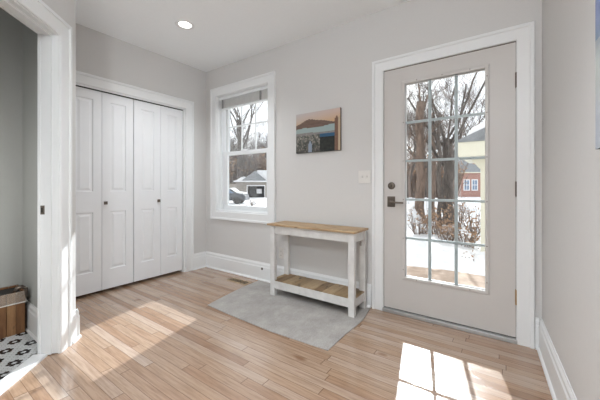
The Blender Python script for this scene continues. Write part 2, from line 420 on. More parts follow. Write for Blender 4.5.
# jambs
def jamb(name, fn, a0, a1, z0, z1, d0, d1, th=.019, parent=None, mat=None):
    mb = MB(); mb.frame(fn, a0, a1, z0, z1, [(0, d0), (0, d1), (th, d1), (th, d0)], False)
    return mb.build(name, mat or M['trim'], parent)
jamb('jamb', fnA, UO0 + .02, UO1, 0.006, HO, .002, -.108, parent=bath_trim)
mb = MB(); mb.frame(fnA, UO0 + .02, UO1, .006, HO, [(0, -.030), (-.011, -.030), (-.011, -.066), (0, -.066)], False); mb.build('door_stop', M['trim'], bath_trim)
mb = MB(); mb.frame(fnA, UO0 + .02, UO1, .006, HO, [(0, -.094), (-.004, -.096), (-.004, -.108), (0, -.108)], False); mb.build('jamb_bead', M['trim'], bath_trim)
mb = MB(); mb.frame(lambda a, z, d: A(a, -.745 - d, z), UO0 + .01, UO1 + .005, 0.006, HO + .006, [(x * .9, d * .8) for x, d in CP], False); mb.build('inner_casing', M['trim'], bath_trim)
mb = MB()
for (d0, d1, z0, z1, ex) in ((-.100, -.072, .895, .952, .0025),):
    vs = [A(UO1 - ex, d + -.64 + 0, z) for z in (z0, z1) for d in (d0, d1)] + [A(UO1 + .001, d - .64, z) for z in (z0, z1) for d in (d0, d1)]
    mb.add(vs, [(0, 1, 3, 2), (4, 5, 7, 6), (0, 1, 5, 4), (2, 3, 7, 6), (0, 2, 6, 4), (1, 3, 7, 5)])
sp = mb.build('strike_plate', M['pewter'], bath_trim); sp['label'] = 'dark metal strike plate'
mb = MB(); vs = [A(UO1 - e_, d - .64, z) for e_ in (.0025, .004) for z in (.908, .938) for d in (-.090, -.082)]
mb.add(vs, [(0, 1, 3, 2), (4, 5, 7, 6), (0, 1, 5, 4), (2, 3, 7, 6), (0, 2, 6, 4), (1, 3, 7, 5)]); mb.build('latch_hole', M['dark'], sp)

jamb('jamb', fnL, -1.536, -.334, 0, 2.03, 0.0, -.11, parent=closet_trim)
jamb('jamb', lambda a, z, d: Vector((a, -d, z)), 2.426, 3.363, 0, 2.073, 0.0, -.2, parent=door_trim)
mb = MB(); mb.frame(lambda a, z, d: Vector((a, -d, z)), 2.426, 3.363, 0.03, 2.073, [(0, -.003), (-.0075, -.003), (-.0075, -.045), (0, -.045)], False); mb.build('weatherstrip', M['rubber'], door_trim)
mb = MB(); mb.box(2.426, 3.363, -.026, .19, 0, .030); sill = mb.build('sill', M['alu'], door_trim, bevel=.004)
mb = MB(); mb.box(2.426, 3.363, .008, .045, .030, .036); mb.build('sill_seal', M['dark'], sill)

# ------------------------------------------------------------------ closet bifold doors
def leaf(name, y0, y1, parent):
    z0, z1, xf, t = .030, 2.020, -.022, .03
    mb = MB(); ps = [(.228, .817), (1.022, 1.93)]; m = .075
    mb.add([(xf, y0, z0), (xf, y1, z0), (xf, y1, z1), (xf, y0, z1), (xf - t, y0, z0), (xf - t, y1, z0), (xf - t, y1, z1), (xf - t, y0, z1)],
           [(4, 5, 6, 7), (0, 1, 5, 4), (1, 2, 6, 5), (2, 3, 7, 6), (3, 0, 4, 7)])
    def q(a, b, c, d, x=xf): mb.add([(x, a, c), (x, b, c), (x, b, d), (x, a, d)], [(0, 1, 2, 3)])
    q(y0, y0 + m, z0, z1); q(y1 - m, y1, z0, z1)
    zs = [z0] + [v for p in ps for v in p] + [z1]
    for i in (0, 2, 4): q(y0 + m, y1 - m, zs[i], zs[i + 1])
    for a, b in ps:
        steps = [(0, 0), (.004, -.009), (.016, -.009), (.034, -.002), (.036, -.002)]
        for (o1, d1), (o2, d2) in zip(steps, steps[1:]):
            r1 = [(xf + d1, y0 + m + o1, a + o1), (xf + d1, y1 - m - o1, a + o1), (xf + d1, y1 - m - o1, b - o1), (xf + d1, y0 + m + o1, b - o1)]
            r2 = [(xf + d2, y0 + m + o2, a + o2), (xf + d2, y1 - m - o2, a + o2), (xf + d2, y1 - m - o2, b - o2), (xf + d2, y0 + m + o2, b - o2)]
            mb.add(r1 + r2, [(k, (k + 1) % 4, 4 + (k + 1) % 4, 4 + k) for k in range(4)])
        o_ = .036; mb.add([(xf - .002, y0 + m + o_, a + o_), (xf - .002, y1 - m - o_, a + o_), (xf - .002, y1 - m - o_, b - o_), (xf - .002, y0 + m + o_, b - o_)], [(0, 1, 2, 3)])
    return mb.build(name, M['closet'], parent, fix=False)
def fixn(o):
    bm = bmesh.new(); bm.from_mesh(o.data); bmesh.ops.remove_doubles(bm, verts=bm.verts, dist=1e-5); bmesh.ops.recalc_face_normals(bm, faces=bm.faces); bm.to_mesh(o.data); bm.free()
edges = [-1.532, -1.236, -.929, -.624, -.338]
def bifold(idx, la, lb, knoby, label):
    d = bpy.data.objects.new('door_%d' % idx, None); C.objects.link(d); d['kind'] = 'structure'; d['label'] = label
    L = []
    for k in (la, lb):
        o = leaf('door_leaf', edges[k] + (.002 if k != 2 else .004), edges[k + 1] - (.002 if k != 1 else .004), d); fixn(o); L.append(o)
    own = L[0] if edges[la] < knoby < edges[la + 1] else L[1]
    mb = MB(); x = -.022
    mb.cyl((x, knoby, .905), (x + .014, knoby, .905), .006, n=10)
    mb.box(x + .014, x + .026, knoby - .016, knoby + .016, .889, .921)
    kb = mb.build('knob', M['pewter'], own, bevel=.002); kb['label'] = 'small square dark metal knob'
bifold(2, 0, 1, -1.209, 'white panelled bifold closet door nearer the bathroom doorway')
bifold(3, 2, 3, -.655, 'white panelled bifold closet door nearer the room corner')
mb = MB(); mb.box(-.06, -.012, -1.53, -.34, 2.022, 2.0295); mb.build('track', M['dark'], closet_trim)

# ------------------------------------------------------------------ entry door (door_1)
d1 = bpy.data.objects.new('door_1', None); C.objects.link(d1); d1['kind'] = 'structure'; d1['label'] = 'beige entry door with fifteen light glass insert'
GX0, GX1, GZ0, GZ1 = 2.612, 3.176, .322, 1.925
mb = MB()
sx0, sx1, sz0, sz1 = 2.4345, 3.3545, .037, 2.0635
def qd(y, a, b, c, d): mb.add([(a, y, c), (b, y, c), (b, y, d), (a, y, d)], [(0, 1, 2, 3)])
hx0, hx1, hz0, hz1 = GX0 - .01, GX1 + .01, GZ0 - .01, GZ1 + .01
mb.box(sx0, hx0, 0, .045, sz0, sz1); mb.box(hx1, sx1, 0, .045, sz0, sz1); mb.box(hx0, hx1, 0, .045, sz0, hz0); mb.box(hx0, hx1, 0, .045, hz1, sz1)
slab = mb.build('slab', M['door'], d1)
mb = MB(); mb.frame(fnB, GX0, GX1, GZ0, GZ1, [(0, -.008), (0, .006), (.004, .009), (.020, .009), (.026, .005), (.027, -.001), (.004, -.001), (.004, -.008)])
gf = mb.build('glass_frame', M['door'], d1)
mb = MB(); mb.frame(lambda a, z, d: Vector((a, .045 + d, z)), GX0, GX1, GZ0, GZ1, [(0, -.012), (0, .007), (.024, .007), (.026, 0), (.004, 0), (.004, -.012)]); mb.build('outer_glass_frame', M['door'], d1)
mb = MB(); mb.box(GX0 - .003, GX1 + .003, .012, .015, GZ0 - .003, GZ1 + .003); mb.build('glass_pane', M['glass'], d1)
mb = MB(); cw = (GX1 - GX0) / 3; rh = (GZ1 - GZ0) / 5
for i in (1, 2):
    mb.box(GX0 + cw * i - .011, GX0 + cw * i + .011, .017, .026, GZ0, GZ1)
for j in range(1, 5):
    mb.box(GX0, GX1, .0165, .0265, GZ0 + rh * j - .0095, GZ0 + rh * j + .0095)
mb.build('muntins', M['muntin'], d1)
mb = MB(); sc_proto = None
def screw(x, z, first):
    m_ = MB(); m_.cyl((0, -.0088, 0), (0, -.0115, 0), .0042, .003, n=8)
    o = m_.build('screw', M['pewter'], gf); o.location = (x, 0, z); return o
s0 = screw(GX0 - .012, GZ0 + rh * 1, True)
spots = [(GX0 - .012, GZ0 + rh * j) for j in (2, 3, 4)] + [(GX1 + .012, GZ0 + rh * j) for j in (1, 2, 3, 4)] + [(GX1 + .012, GZ0 + .06), (GX0 - .012, GZ0 + .06), (GX1 + .012, GZ1 - .06)]
spots += [(GX0 + cw * (i + .5), GZ0 - .012) for i in range(3)] + [(GX0 + cw * (i + .5), GZ1 + .012) for i in range(3)]
for x, z in spots:
    o = s0.copy(); C.objects.link(o); o.parent = gf; o.location = (x, 0, z)
# hardware
mb = MB(); RX = Matrix.Translation((2.499, 0, 1.078)) @ Matrix.Rotation(math.pi / 2, 4, 'X')
mb.lathe([(.031, 0), (.031, .006), (.027, .012), (.016, .014), (.014, .014)], RX, 24)
db = mb.build('deadbolt', M['pewter'], d1, smooth=False); db['label'] = 'round dark metal deadbolt'
mb = MB(); mb.box(2.495, 2.503, -.030, -.014, 1.064, 1.092); mb.build('thumb_turn', M['pewter'], db, bevel=.002)
mb = MB(); mb.box(2.465, 2.531, -.010, 0, .898, .988); lv = mb.build('handle', M['pewter'], d1, bevel=.003); lv['label'] = 'dark metal lever handle on a square plate'
mb = MB(); mb.lathe([(.017, 0), (.017, .004), (.010, .008), (.010, .045), (.0, .046)], Matrix.Translation((2.499, -.010, .940)) @ Matrix.Rotation(math.pi / 2, 4, 'X'), 16)
mb.tube([(2.499, -.050, .940), (2.53, -.052, .940), (2.57, -.052, .939), (2.612, -.048, .937)], [.010, .008, .0075, .007], 10)
mb.build('lever', M['pewter'], lv)
mb = MB(); mb.box(2.424, 2.4305, -.006, .004, .905, .975); mb.build('strike_plate', M['pewter'], door_trim)
for z, mt in ((1.80, 'pewter'), (1.055, 'pewter'), (.316, 'brass')):
    mb = MB(); mb.cyl((3.361, -.006, z - .052), (3.361, -.006, z + .052), .0105, n=12)
    mb.cyl((3.361, -.006, z + .052), (3.361, -.006, z + .060), .005, .003, n=12); mb.cyl((3.361, -.006, z - .060), (3.361, -.006, z - .052), .003, .005, n=12)
    for k in (-.021, .021): mb.cyl((3.361, -.006, z + k - .0012), (3.361, -.006, z + k + .0012), .0112, n=12)
    mb.box(3.352, 3.370, -.001, .001, z - .05, z + .05)
    o = mb.build('hinge', M[mt], d1)
    if mt == 'brass': o['label'] = 'brass coloured hinge near the floor'

# ------------------------------------------------------------------ window_1
w1 = bpy.data.objects.new('window_1', None); C.objects.link(w1); w1['kind'] = 'structure'; w1['label'] = 'white double hung window with raised blind'
CPW = [(0, 0), (0, .014), (.005, .018), (.080, .018), (.086, .022), (.086, .026), (.106, .026), (.110, .022), (.110, 0)]
mb = MB(); mb.frame(fnB, WX0 + .004, WX1 - .012, WZ0 + .0, WZ1 - .004, [(x * .98, d) for x, d in CPW], True); mb.build('window_casing', M['trim'], w1)
mb = MB(); mb.frame(fnB, WX0 + .012, WX1 - .012, WZ0 + .012, WZ1 - .012, [(0, .0), (0, -.195), (.012, -.195), (.012, 0)], True); mb.build('window_jamb', M['trim'], w1)
mb = MB(); mb.frame(fnB, WX0 + .03, WX1 - .03, WZ0 + .02, WZ1 - .02, [(0, -.055), (0, -.08), (.018, -.08), (.018, -.055)], True); mb.build('window_stop', M['vinyl'], w1)
lx0, lx1 = .245, 1.088
def sash(name, y0, y1, z0, z1, st, rt, rb, cols, rows):
    mb = MB(); gx0, gx1, gz0, gz1 = lx0 + st, lx1 - st, z0 + rb, z1 - rt
    mb.box(lx0, gx0, y0, y1, z0, z1); mb.box(gx1, lx1, y0, y1, z0, z1); mb.box(gx0, gx1, y0, y1, z0, gz0); mb.box(gx0, gx1, y0, y1, gz1, z1)
    s = mb.build(name, M['vinyl'], w1)
    ym = (y0 + y1) / 2
    g = MB(); g.box(gx0, gx1, ym - .002, ym + .002, gz0, gz1); g.build('glass_pane', M['glass'], s)
    if cols:
        m_ = MB()
        for i in range(1, cols): xx = gx0 + (gx1 - gx0) * i / cols; m_.box(xx - .009, xx + .009, ym - .010, ym - .003, gz0, gz1)
        for j in range(1, rows): zz = gz0 + (gz1 - gz0) * j / rows; m_.box(gx0, gx1, ym - .0105, ym - .0035, zz - .009, zz + .009)
        m_.build('muntins', M['vinyl'], s)
sash('lower_sash', .082, .112, .775, 1.520, .082, .04, .052, 0, 0)
sash('upper_sash', .122, .152, 1.478, 2.222, .055, .05, .04, 3, 2)
mb = MB(); mb.cyl((.66, .078, 1.515), (.66, .078, 1.53), .02, n=12); mb.box(.63, .69, .066, .082, 1.519, 1.53); mb.build('sash_lock', M['vinyl'], w1)

# raised blind
bl = thing('window_blind', (.665, .035, 2.226), 'white raised slatted blind gathered at the top of the window', 'blind')
mb = MB(); mb.box(-.432, .432, -.018, .026, -.040, 0); mb.build('headrail', M['vinyl'], bl, bevel=.003)
mb = MB()
for k in range(16):
    z = -.048 - k * .0062; mb.box(-.428, .428, -.012 + .001 * (k % 2), .026, z - .0018, z + .0006)
st = mb.build('slat_stack', M['blind'], bl); st['kind'] = 'stuff'
mb = MB(); mb.box(-.428, .428, -.012, .028, -.166, -.150); mb.build('bottom_rail', M['vinyl'], bl, bevel=.003)
for x in (-.36, .30):
    mb = MB(); mb.box(x - .014, x + .014, -.016, -.0125, -.150, -.041); mb.build('ladder_tape', M['tape'], bl)
mb = MB(); mb.cyl((-.40, -.020, -.50), (-.40, -.020, -.03), .003, n=6); mb.build('tilt_wand', M['vinyl'], bl)

# ------------------------------------------------------------------ rug
rug = [(1.10, -.819), (1.40, -.838), (1.878, -.856), (2.352, -.832), (2.352, -.58), (2.362, -.40), (2.362, -.28), (2.335, -.115), (2.325, -.045), (1.0, -.045), (1.010, -.20), (1.025, -.389), (1.058, -.597)]
mb = MB(); mb.prism([(x - 1.7, y + .4) for x, y in rug], 0, .007)
ro = mb.build('area_rug', M['rug'], bevel=.003); ro.location = (1.7, -.4, 0)
tag(ro, 'flat grey woven rug with slightly bowed edges beneath the console table', 'rug')

# ------------------------------------------------------------------ console table
ct = thing('console_table', (1.84, -.18, .007), 'narrow white console table with rustic wood top and slatted lower shelf', 'table')
def cb(name, x0, x1, y0, y1, z0, z1, mat, par=ct, bev=.002):
    mb = MB(); mb.box(x0 - 1.84, x1 - 1.84, y0 + .18, y1 + .18, z0 - .007, z1 - .007); return mb.build(name, mat, par, bevel=bev)
top = cb('tabletop', 1.372, 2.312, -.325, -.185, .690, .708, M['pine'])
cb('top_board', 1.374, 2.309, -.182, -.040, .690, .707, M['pine'], top)
FY0, FY1, BY0, BY1 = -.305, -.267, -.085, -.047
for x0, x1 in ((1.398, 1.452), (2.240, 2.294)):
    cb('leg', x0, x1, FY0, FY1, .007, .690, M['chip'])
    cb('leg', x0, x1, BY0, BY1, .007, .690, M['chip'])
cb('apron', 1.452, 2.240, -.300, -.281, .612, .690, M['chip'])
cb('apron', 1.452, 2.240, -.070, -.051, .612, .690, M['chip'])
for x0, x1 in ((1.405, 1.424), (2.270, 2.289)): cb('apron', x0, x1, FY1, BY0, .612, .690, M['chip'])
sh = cb('shelf_frame', 1.452, 2.240, -.300, -.281, .078, .150, M['chip'])
cb('rail', 1.452, 2.240, -.070, -.051, .078, .150, M['chip'], sh)
for x0, x1 in ((1.405, 1.424), (2.270, 2.289)): cb('rail', x0, x1, FY1, BY0, .078, .150, M['chip'], sh)
xs = [1.453, 1.545, 1.66, 1.76, 1.905, 1.99, 2.10, 2.239]
for i, (a, b) in enumerate(zip(xs, xs[1:])):
    cb('slat', a + .002, b - .002, -.298, -.052, .150, .159 + .002 * (i % 2), M['shelfwood'][(2, 0, 1, 0, 2, 0, 1)[i]], sh)
for a, b in ((1.406, 1.452), (2.241, 2.291)): cb('slat', a, b, FY1 + .002, BY0 - .002, .150, .159, M['shelfwood'][1], sh)

from mathutils import noise as mnoise
# ------------------------------------------------------------------ picture on the back wall
def art(x, y):
    """x 0..1 left to right, y 0..1 bottom to top: dusk over a town, a bay and hills"""
    def n_(sx, sy, o=0): return mnoise.noise(Vector((x * sx, y * sy, o))) * .5 + .5
    hill = .70 + .13 * math.exp(-((x - .30) / .19) ** 2) + .07 * math.exp(-((x - .60) / .2) ** 2) - .02 * x
    if x > .885 and y < .80 + .03 * math.sin(x * 90):
        n = n_(60, 20); return (.13 + .08 * n, .075 + .05 * n, .05 + .04 * n) if x < .955 else (.45, .34, .24)
    if y > hill:
        t = (y - .7) / .3; return (.50 + .05 * x, .38 + .08 * t - .03 * x, .27 + .20 * t - .08 * x)
    if y > .60 + .04 * x + .015 * math.sin(x * 9):
        n = n_(9, 22); return (.12 + .06 * n, .08 + .04 * n, .06 + .04 * n)
    if y > .50 - .02 * x: return (.30, .37 + .08 * (y - .5), .36 + .1 * (y - .5))
    if y > .44: n = n_(22, 40); return (.14 + .16 * n, .13 + .15 * n, .13 + .14 * n)
    if x > .56:
        if y > .36: n = n_(12, 50); return (.03, .06 + .05 * n, .10 + .12 * n)
        n = n_(20, 20); return (.012 + .02 * n, .014 + .022 * n, .014 + .018 * n)
    if .30 < x < .38 and y < .30 - abs(x - .34) * 2.4: return (.24, .28, .34)
    v = n_(16, 7, 3); g_ = n_(34, 18, 8); k = .10 + .9 * (y / .5) ** 1.1
    a_ = (.07, .075, .065) if v < .45 else ((.20, .18, .15) if g_ > .5 else (.12, .12, .11))
    if g_ > .66: a_ = (.34, .31, .28)
    return tuple(c * (.35 + k) for c in a_)
def abstract(x, y):
    n = math.sin(x * 5 + y * 7) * .5 + .5; m = math.sin(y * 13 + x * 3) * .5 + .5
    if y > .78 - .1 * n: return (.30 + .15 * m, .18 + .05 * n, .11)
    return (.16 + .10 * n * m, .22 + .10 * n, .32 + .12 * m) if y > .45 else (.24 + .15 * n, .30 + .12 * n, .37 + .1 * m)
def canvas(name, label, fn, wdt, hgt, th, nx, ny, M4, side):
    t = thing(name, (0, 0, 0), label, 'picture'); t.matrix_world = M4
    mb = MB(); mb.box(0, wdt, -th + .0006, 0, 0, hgt); mb.build('canvas_sides', side, t)
    me = bpy.data.meshes.new('print'); vs = [(wdt * i / nx, -th, hgt * j / ny) for j in range(ny + 1) for i in range(nx + 1)]
    fs = [(j * (nx + 1) + i, j * (nx + 1) + i + 1, (j + 1) * (nx + 1) + i + 1, (j + 1) * (nx + 1) + i) for j in range(ny) for i in range(nx)]
    me.from_pydata(vs, [], fs); ca = me.color_attributes.new('print_colour', 'FLOAT_COLOR', 'CORNER')
    k = 0
    for j in range(ny):
        for i in range(nx):
            c = fn((i + .5) / nx, (j + .5) / ny)
            for _ in range(4): ca.data[k].color = (*c, 1); k += 1
    g = NG('printed_picture'); a = g.n('ShaderNodeAttribute', attribute_name='print_colour'); g.setp(a.outputs['Color'], .25); me.materials.append(g.m)
    o = bpy.data.objects.new('print', me); C.objects.link(o); o.parent = t; return t
canvas('canvas_print', 'small landscape canvas print of a bay at dusk hung between window and door', art, .515, .402, .022, 84, 62,
       Matrix.Translation((1.508, 0, 1.415)), M['dark'])
yr = -1.228
canvas('canvas_print', 'blue abstract canvas print on the right wall at the photo edge', abstract, .60, .75, .03, 30, 36,
       Matrix.Translation((RW(yr), yr, 1.189)) @ Matrix.Rotation(-math.pi / 2 + math.atan(.055), 4, 'Z'), M['dark'])

# ------------------------------------------------------------------ small wall fittings
sw = thing('light_switch', (2.255, 0, 1.158), 'white double toggle light switch plate beside the entry door', 'light switch')
mb = MB(); mb.box(-.058, .058, -.006, 0, -.057, .057); mb.build('plate', M['plate'], sw, bevel=.003)
for x in (-.023, .023):
    mb = MB(); mb.box(x - .005, x + .005, -.016, -.005, -.006, .010); mb.build('toggle', M['plate'], sw, bevel=.001)
ol = thing('power_outlet', (1.295, 0, .345), 'white power outlet on the wall beside the console table leg', 'power outlet')
mb = MB(); mb.box(-.036, .036, -.006, 0, -.058, .058); mb.build('plate', M['plate'], ol, bevel=.003)
for z in (-.022, .022):
    mb = MB(); mb.box(-.016, .016, -.0085, -.006, z - .013, z + .013); s_ = mb.build('socket', M['plate'], ol, bevel=.002)
    mb = MB()
    for x in (-.007, .005): mb.box(x, x + .002, -.0088, -.008, z - .004, z + .006)
    mb.build('slots', M['dark'], s_)
cj = thing('cable_jack', (1.027, -.017, .135), 'small metal cable jack on the baseboard left of the console table', 'cable jack')
mb = MB(); mb.lathe([(.014, 0), (.014, .003), (.006, .004), (.006, .014), (.0, .014)], Matrix.Rotation(math.pi / 2, 4, 'X'), 12); mb.build('connector', M['pewter'], cj)

rl = thing('recessed_light', (.815, -.856, H), 'small round recessed ceiling light switched on', 'ceiling light')
mb = MB(); mb.lathe([(.088, 0), (.088, -.004), (.082, -.007), (.058, -.005), (.056, 0)], n=32); mb.build('trim_ring', M['trim'], rl)
mb = MB(); mb.lathe([(.056, -.0005), (.056, -.003), (.0, -.0035)], n=32); mb.build('lens', M['lamp'], rl)
ld = bpy.data.lights.new('recessed_and_fill_lamp', 'SPOT'); lo = bpy.data.objects.new('recessed_and_fill_lamp', ld); C.objects.link(lo)
lo.location = (.815, -.856, H - .02); ld.energy = 45; ld.spot_size = math.radians(130); ld.spot_blend = .8; ld.shadow_soft_size = .05; ld.color = (.93, .97, 1)
for q, (lx, ly) in enumerate(((2.45, -1.95), (2.45, -3.7))):  # two added copies out of view, extra light for walls and floor
    c_ = copy_tree(rl); c_.location = (lx, ly, H); c_['label'] = ('added recessed fill light out of view above the camera', 'added recessed fill light out of view farther behind the camera')[q]
    l2 = ld.copy(); l2.energy = (75, 10)[q]; o2 = bpy.data.objects.new('recessed_and_fill_lamp', l2); C.objects.link(o2); o2.location = (lx, ly, H - .02)

pg = thing('unseen_fill_globe', (3.1, -3.25, 2.2), 'added glowing fill globe hanging unseen behind the camera', 'fill light')  # glowing globe added out of view to lift the ceiling and upper walls
mb = MB(); mb.cyl((0, 0, .13), (0, 0, .40), .006, n=8); mb.cyl((0, 0, .385), (0, 0, .404), .06, n=20); mb.build('stem', M['pewter'], pg)
mb = MB(); mb.lathe([(.03, .13), (.05, .125), (.05, .095), (.03, .095)], n=16); mb.build('globe_holder', M['pewter'], pg)
mb = MB(); mb.lathe([(.1 * math.sin(a * math.pi / 14), -.1 * math.cos(a * math.pi / 14)) for a in range(1, 14)], n=28); gl_ = mb.build('fill_globe', emis('globe_glow', (.93, .97, 1), 132), pg, smooth=True)

fv = thing('floor_vent', (.83, -.19, 0), 'small wooden floor vent set in the boards near the rug corner', 'floor vent')
mb = MB(); mb.box(-.145, .145, -.055, .055, 0, .004); mb.build('vent_frame', M['shelfwood'][0], fv, bevel=.001)
for i in range(9):
    mb = MB(); x = -.115 + i * .0288; mb.box(x - .008, x + .008, -.036, .036, .004, .0046); mb.build('slot', M['dark'], fv)

# ------------------------------------------------------------------ crate with plastic liner in the bathroom
cr_ = thing('wooden_crate', (.30, -2.125, .006), 'brown wooden slatted crate with a clear plastic liner on the tiled floor', 'crate')
mb = MB(); hw, hd, hh = .115, .225, .30
body = MB(); body.box(-hw + .012, hw - .012, -hd + .012, hd - .012, 0, .012); bo = body.build('crate_base', M['crate'], cr_)
n = 9
for i in range(n):
    y0 = -hd + 2 * hd * i / n; y1 = -hd + 2 * hd * (i + 1) / n - .003
    mb = MB(); mb.box(hw - .012, hw, y0, y1, 0, hh); mb.build('slat', M['cratelight'] if i in (2, 4, 5, 7) else M['crate'], cr_)
    mb = MB(); mb.box(-hw, -hw + .012, y0, y1, 0, hh); mb.build('slat', M['crate'], cr_)
for i in range(4):
    x0 = -hw + .012 + (2 * hw - .024) * i / 4; x1 = x0 + (2 * hw - .024) / 4 - .003
    for yy in (-hd, hd - .012):
        mb = MB(); mb.box(x0, x1, yy, yy + .012, 0, hh); mb.build('slat', M['crate'], cr_)
mb = MB()
t_ = .003
mb.box(hw + .001, hw + .001 + t_, -hd - .004, hd + .004, hh - .075, hh + .004); mb.box(-hw - .004, -hw - .001, -hd - .004, hd + .004, hh - .075, hh + .004)
mb.box(-hw, hw, hd + .001, hd + .004, hh - .075, hh + .004); mb.box(-hw, hw, -hd - .004, -hd - .001, hh - .075, hh + .004)
mb.build('plastic_liner', M['plastic'], cr_)
mb = MB(); mb.box(hw + .004, hw + .007, -hd - .004, hd + .004, hh - .080, hh - .073); mb.build('liner_band', M['plate'], cr_)
mb = MB(); mb.tube([(hw - .02, hd - .06, hh), (hw - .005, hd - .045, hh + .03), (hw, hd - .02, hh + .035), (hw + .004, hd + .002, hh + .02), (hw + .002, hd + .006, hh - .05)], [.012, .014, .014, .011, .008], 8)
mb.build('handle', M['pewter'], cr_, smooth=True)
mb = MB(); mb.box(-hw + .014, hw - .014, -hd + .014, hd - .014, .2, hh - .012); mb.build('dark_block', M['dark'], cr_)  # solid dark block filling the upper part of the crate

# ================================================================== OUTDOORS
GZ = -.40
rnd = random.Random(5)
mb = MB(); mb.box(-90, 70, .2, 120, GZ - .2, GZ); struct(mb.build('ground', M['snow']))
mb = MB(); mb.box(-1.5, 3.4, .202, 3.6, GZ, GZ + .012); struct(mb.build('path', M['patio']))
mb = MB(); mb.box(2.2, 3.45, .202, .55, GZ + .012, -.04); mb.box(2.2, 3.45, .55, .90, GZ + .012, -.20); struct(mb.build('trim_5', M['patio']))
# snow bank beyond the path
from mathutils import noise as mn
def snowgrid(name, x0, x1, y0, y1, n, m, fn, parent=None):
    mb = MB(); vs = []
    for j in range(m + 1):
        for i in range(n + 1):
            x = x0 + (x1 - x0) * i / n; y = y0 + (y1 - y0) * j / m; vs.append((x, y, fn(x, y)))
    fs = [(j * (n + 1) + i, j * (n + 1) + i + 1, (j + 1) * (n + 1) + i + 1, (j + 1) * (n + 1) + i) for j in range(m) for i in range(n)]
    mb.add(vs, fs); return mb.build(name, M['snow'], parent, smooth=True, fix=False)
def bank(x, y):
    edge = 2.95 + .10 * (x - 2.3) ** 2 + .08 * math.sin(x * 3.1)
    t = max(0, min(1, (y - edge) / .9)); t = t * t * (3 - 2 * t)
    nn = mn.noise(Vector((x * 1.1, y * 1.1, 0))) * .10 + mn.noise(Vector((x * 4, y * 4, 3))) * .035
    f = max(0, min(1, (11 - y) / 3))
    return GZ - .03 + t * (.33 + nn) * f + .02
sb = snowgrid('snow_bank', -3.5, 5.5, 2.8, 12, 90, 92, bank)
tag(sb, 'deep lumpy snow bank beyond the tan path outside the door', 'snow', kind='stuff')

def grow(mb, p, d, L, r, depth, rnd, up=.10, spread=.75, seg=4, minr=.004, kids=3, zmax=99):
    pts = [p.copy()]; rr = [r]; q = p.copy(); dd = d.copy()
    for i in range(seg):
        dd = (dd + Vector((rnd.uniform(-1, 1), rnd.uniform(-1, 1), rnd.uniform(-.5, .8))) * .16 + Vector((0, 0, up * .4))).normalized()
        q = q + dd * (L / seg); pts.append(q.copy()); rr.append(max(minr * .7, r * (1 - .42 * (i + 1) / seg)))
    mb.tube(pts, rr, 7 if depth >= 4 else (5 if depth >= 2 else 3))
    if depth <= 0 or q.z > zmax: return
    for k in range(kids + (1 if depth < 3 else 0)):
        t = rnd.uniform(.35, 1.0) if k else 1.0
        i = min(seg - 1, int(t * seg)); b = pts[i].lerp(pts[i + 1], t * seg - i) if t < 1 else pts[-1]
        ax = Vector((rnd.uniform(-1, 1), rnd.uniform(-1, 1), rnd.uniform(-.3, .6))).normalized()
        nd = (dd + ax * spread * rnd.uniform(.6, 1.2)).normalized()
        grow(mb, b, nd, L * rnd.uniform(.55, .8), max(minr, rr[i] * rnd.uniform(.45, .62)), depth - 1, rnd, up, spread, max(2, seg - 1), minr, kids, zmax)
def tree_mesh(seed, h, r, depth=5, mat=None, spread=.75, kids=3, lean=(0, 0)):
    rn = random.Random(seed); mb = MB()
    mb.tube([Vector((0, 0, -.1)), Vector((0, 0, .15)), Vector((lean[0] * .1, lean[1] * .1, h * .12))], [r * 1.5, r * 1.12, r], 8)
    grow(mb, Vector((lean[0] * .1, lean[1] * .1, h * .12)), Vector((lean[0], lean[1], 1)).normalized(), h * .42, r, depth, rn, .12, spread, 5, .004 * h / 5, kids)
    me = bpy.data.meshes.new('bare_tree'); me.from_pydata(mb.v, [], mb.f); me.materials.append(mat)
    return me
def put(me, name, loc, rz, sc, label, cat, group=None):
    o = bpy.data.objects.new(name, me); C.objects.link(o); o.location = loc; o.rotation_euler = (0, 0, rz); o.scale = (sc,) * 3
    return tag(o, label, cat, group)
# near trees seen through the entry door
def trunk_tree(name, px, dep, r, h, label, seed, mat, forks, crown=3.0):
    rn = random.Random(seed); base_p = W(px, dep, GZ); mb = MB(); segs = 9
    pts = []; rr = []
    for i in range(segs + 1):
        t = i / segs; pts.append(Vector((rn.uniform(-.05, .05) * (t > 0), rn.uniform(-.05, .05) * (t > 0), h * t - .1))); rr.append(r * (1.25 - .45 * t ** .6) * rn.uniform(.93, 1.07))
    mb.tube(pts, rr, 11)
    for k in range(forks):
        a = rn.uniform(0, 6.28); t = rn.uniform(.62, 1) if k else 1
        i = min(segs, int(t * segs)); grow(mb, pts[i], Vector((math.cos(a) * .7, math.sin(a) * .7, 1)).normalized(), crown * rn.uniform(.45, .7), rr[i] * rn.uniform(.22, .36), 4, rn, .06, .8, 4, .006, 3, 3.4 if dep < 12 else 99)
    o = mb.build(name, mat, smooth=True, fix=False); o.location = base_p; tag(o, label, 'tree'); return o
trunk_tree('bare_tree', 420.5, 9.0, .135, 4.15, 'thick brown trunk with a broken top behind left glass panes of the door', 3, M['bark2'], 6, 1.1)
trunk_tree('bare_tree', 440, 8.6, .06, 3.7, 'slender grey trunk just left of the gnarled dark tree outside', 11, M['bark'], 5, 1.4)
trunk_tree('bare_tree', 448, 9.0, .17, 3.0, 'thick gnarled dark tree trunk behind the middle glass panes of the door', 21, M['bark'], 9, 4)
trunk_tree('bare_tree', 433, 10.5, .07, 4.2, 'thin pale trunk between the two thick trunks outside the door', 31, M['bark2'], 5, 1.2)
trunk_tree('bare_tree', 474, 46, .30, 10.5, 'dark forked tree rising above the cream porch roof', 41, M['bark'], 9, 11)
trunk_tree('bare_tree', 240, 44, .42, 11.5, 'dark forked tree rising above the woods in the upper sash of the window', 57, M['bark'], 9, 15)
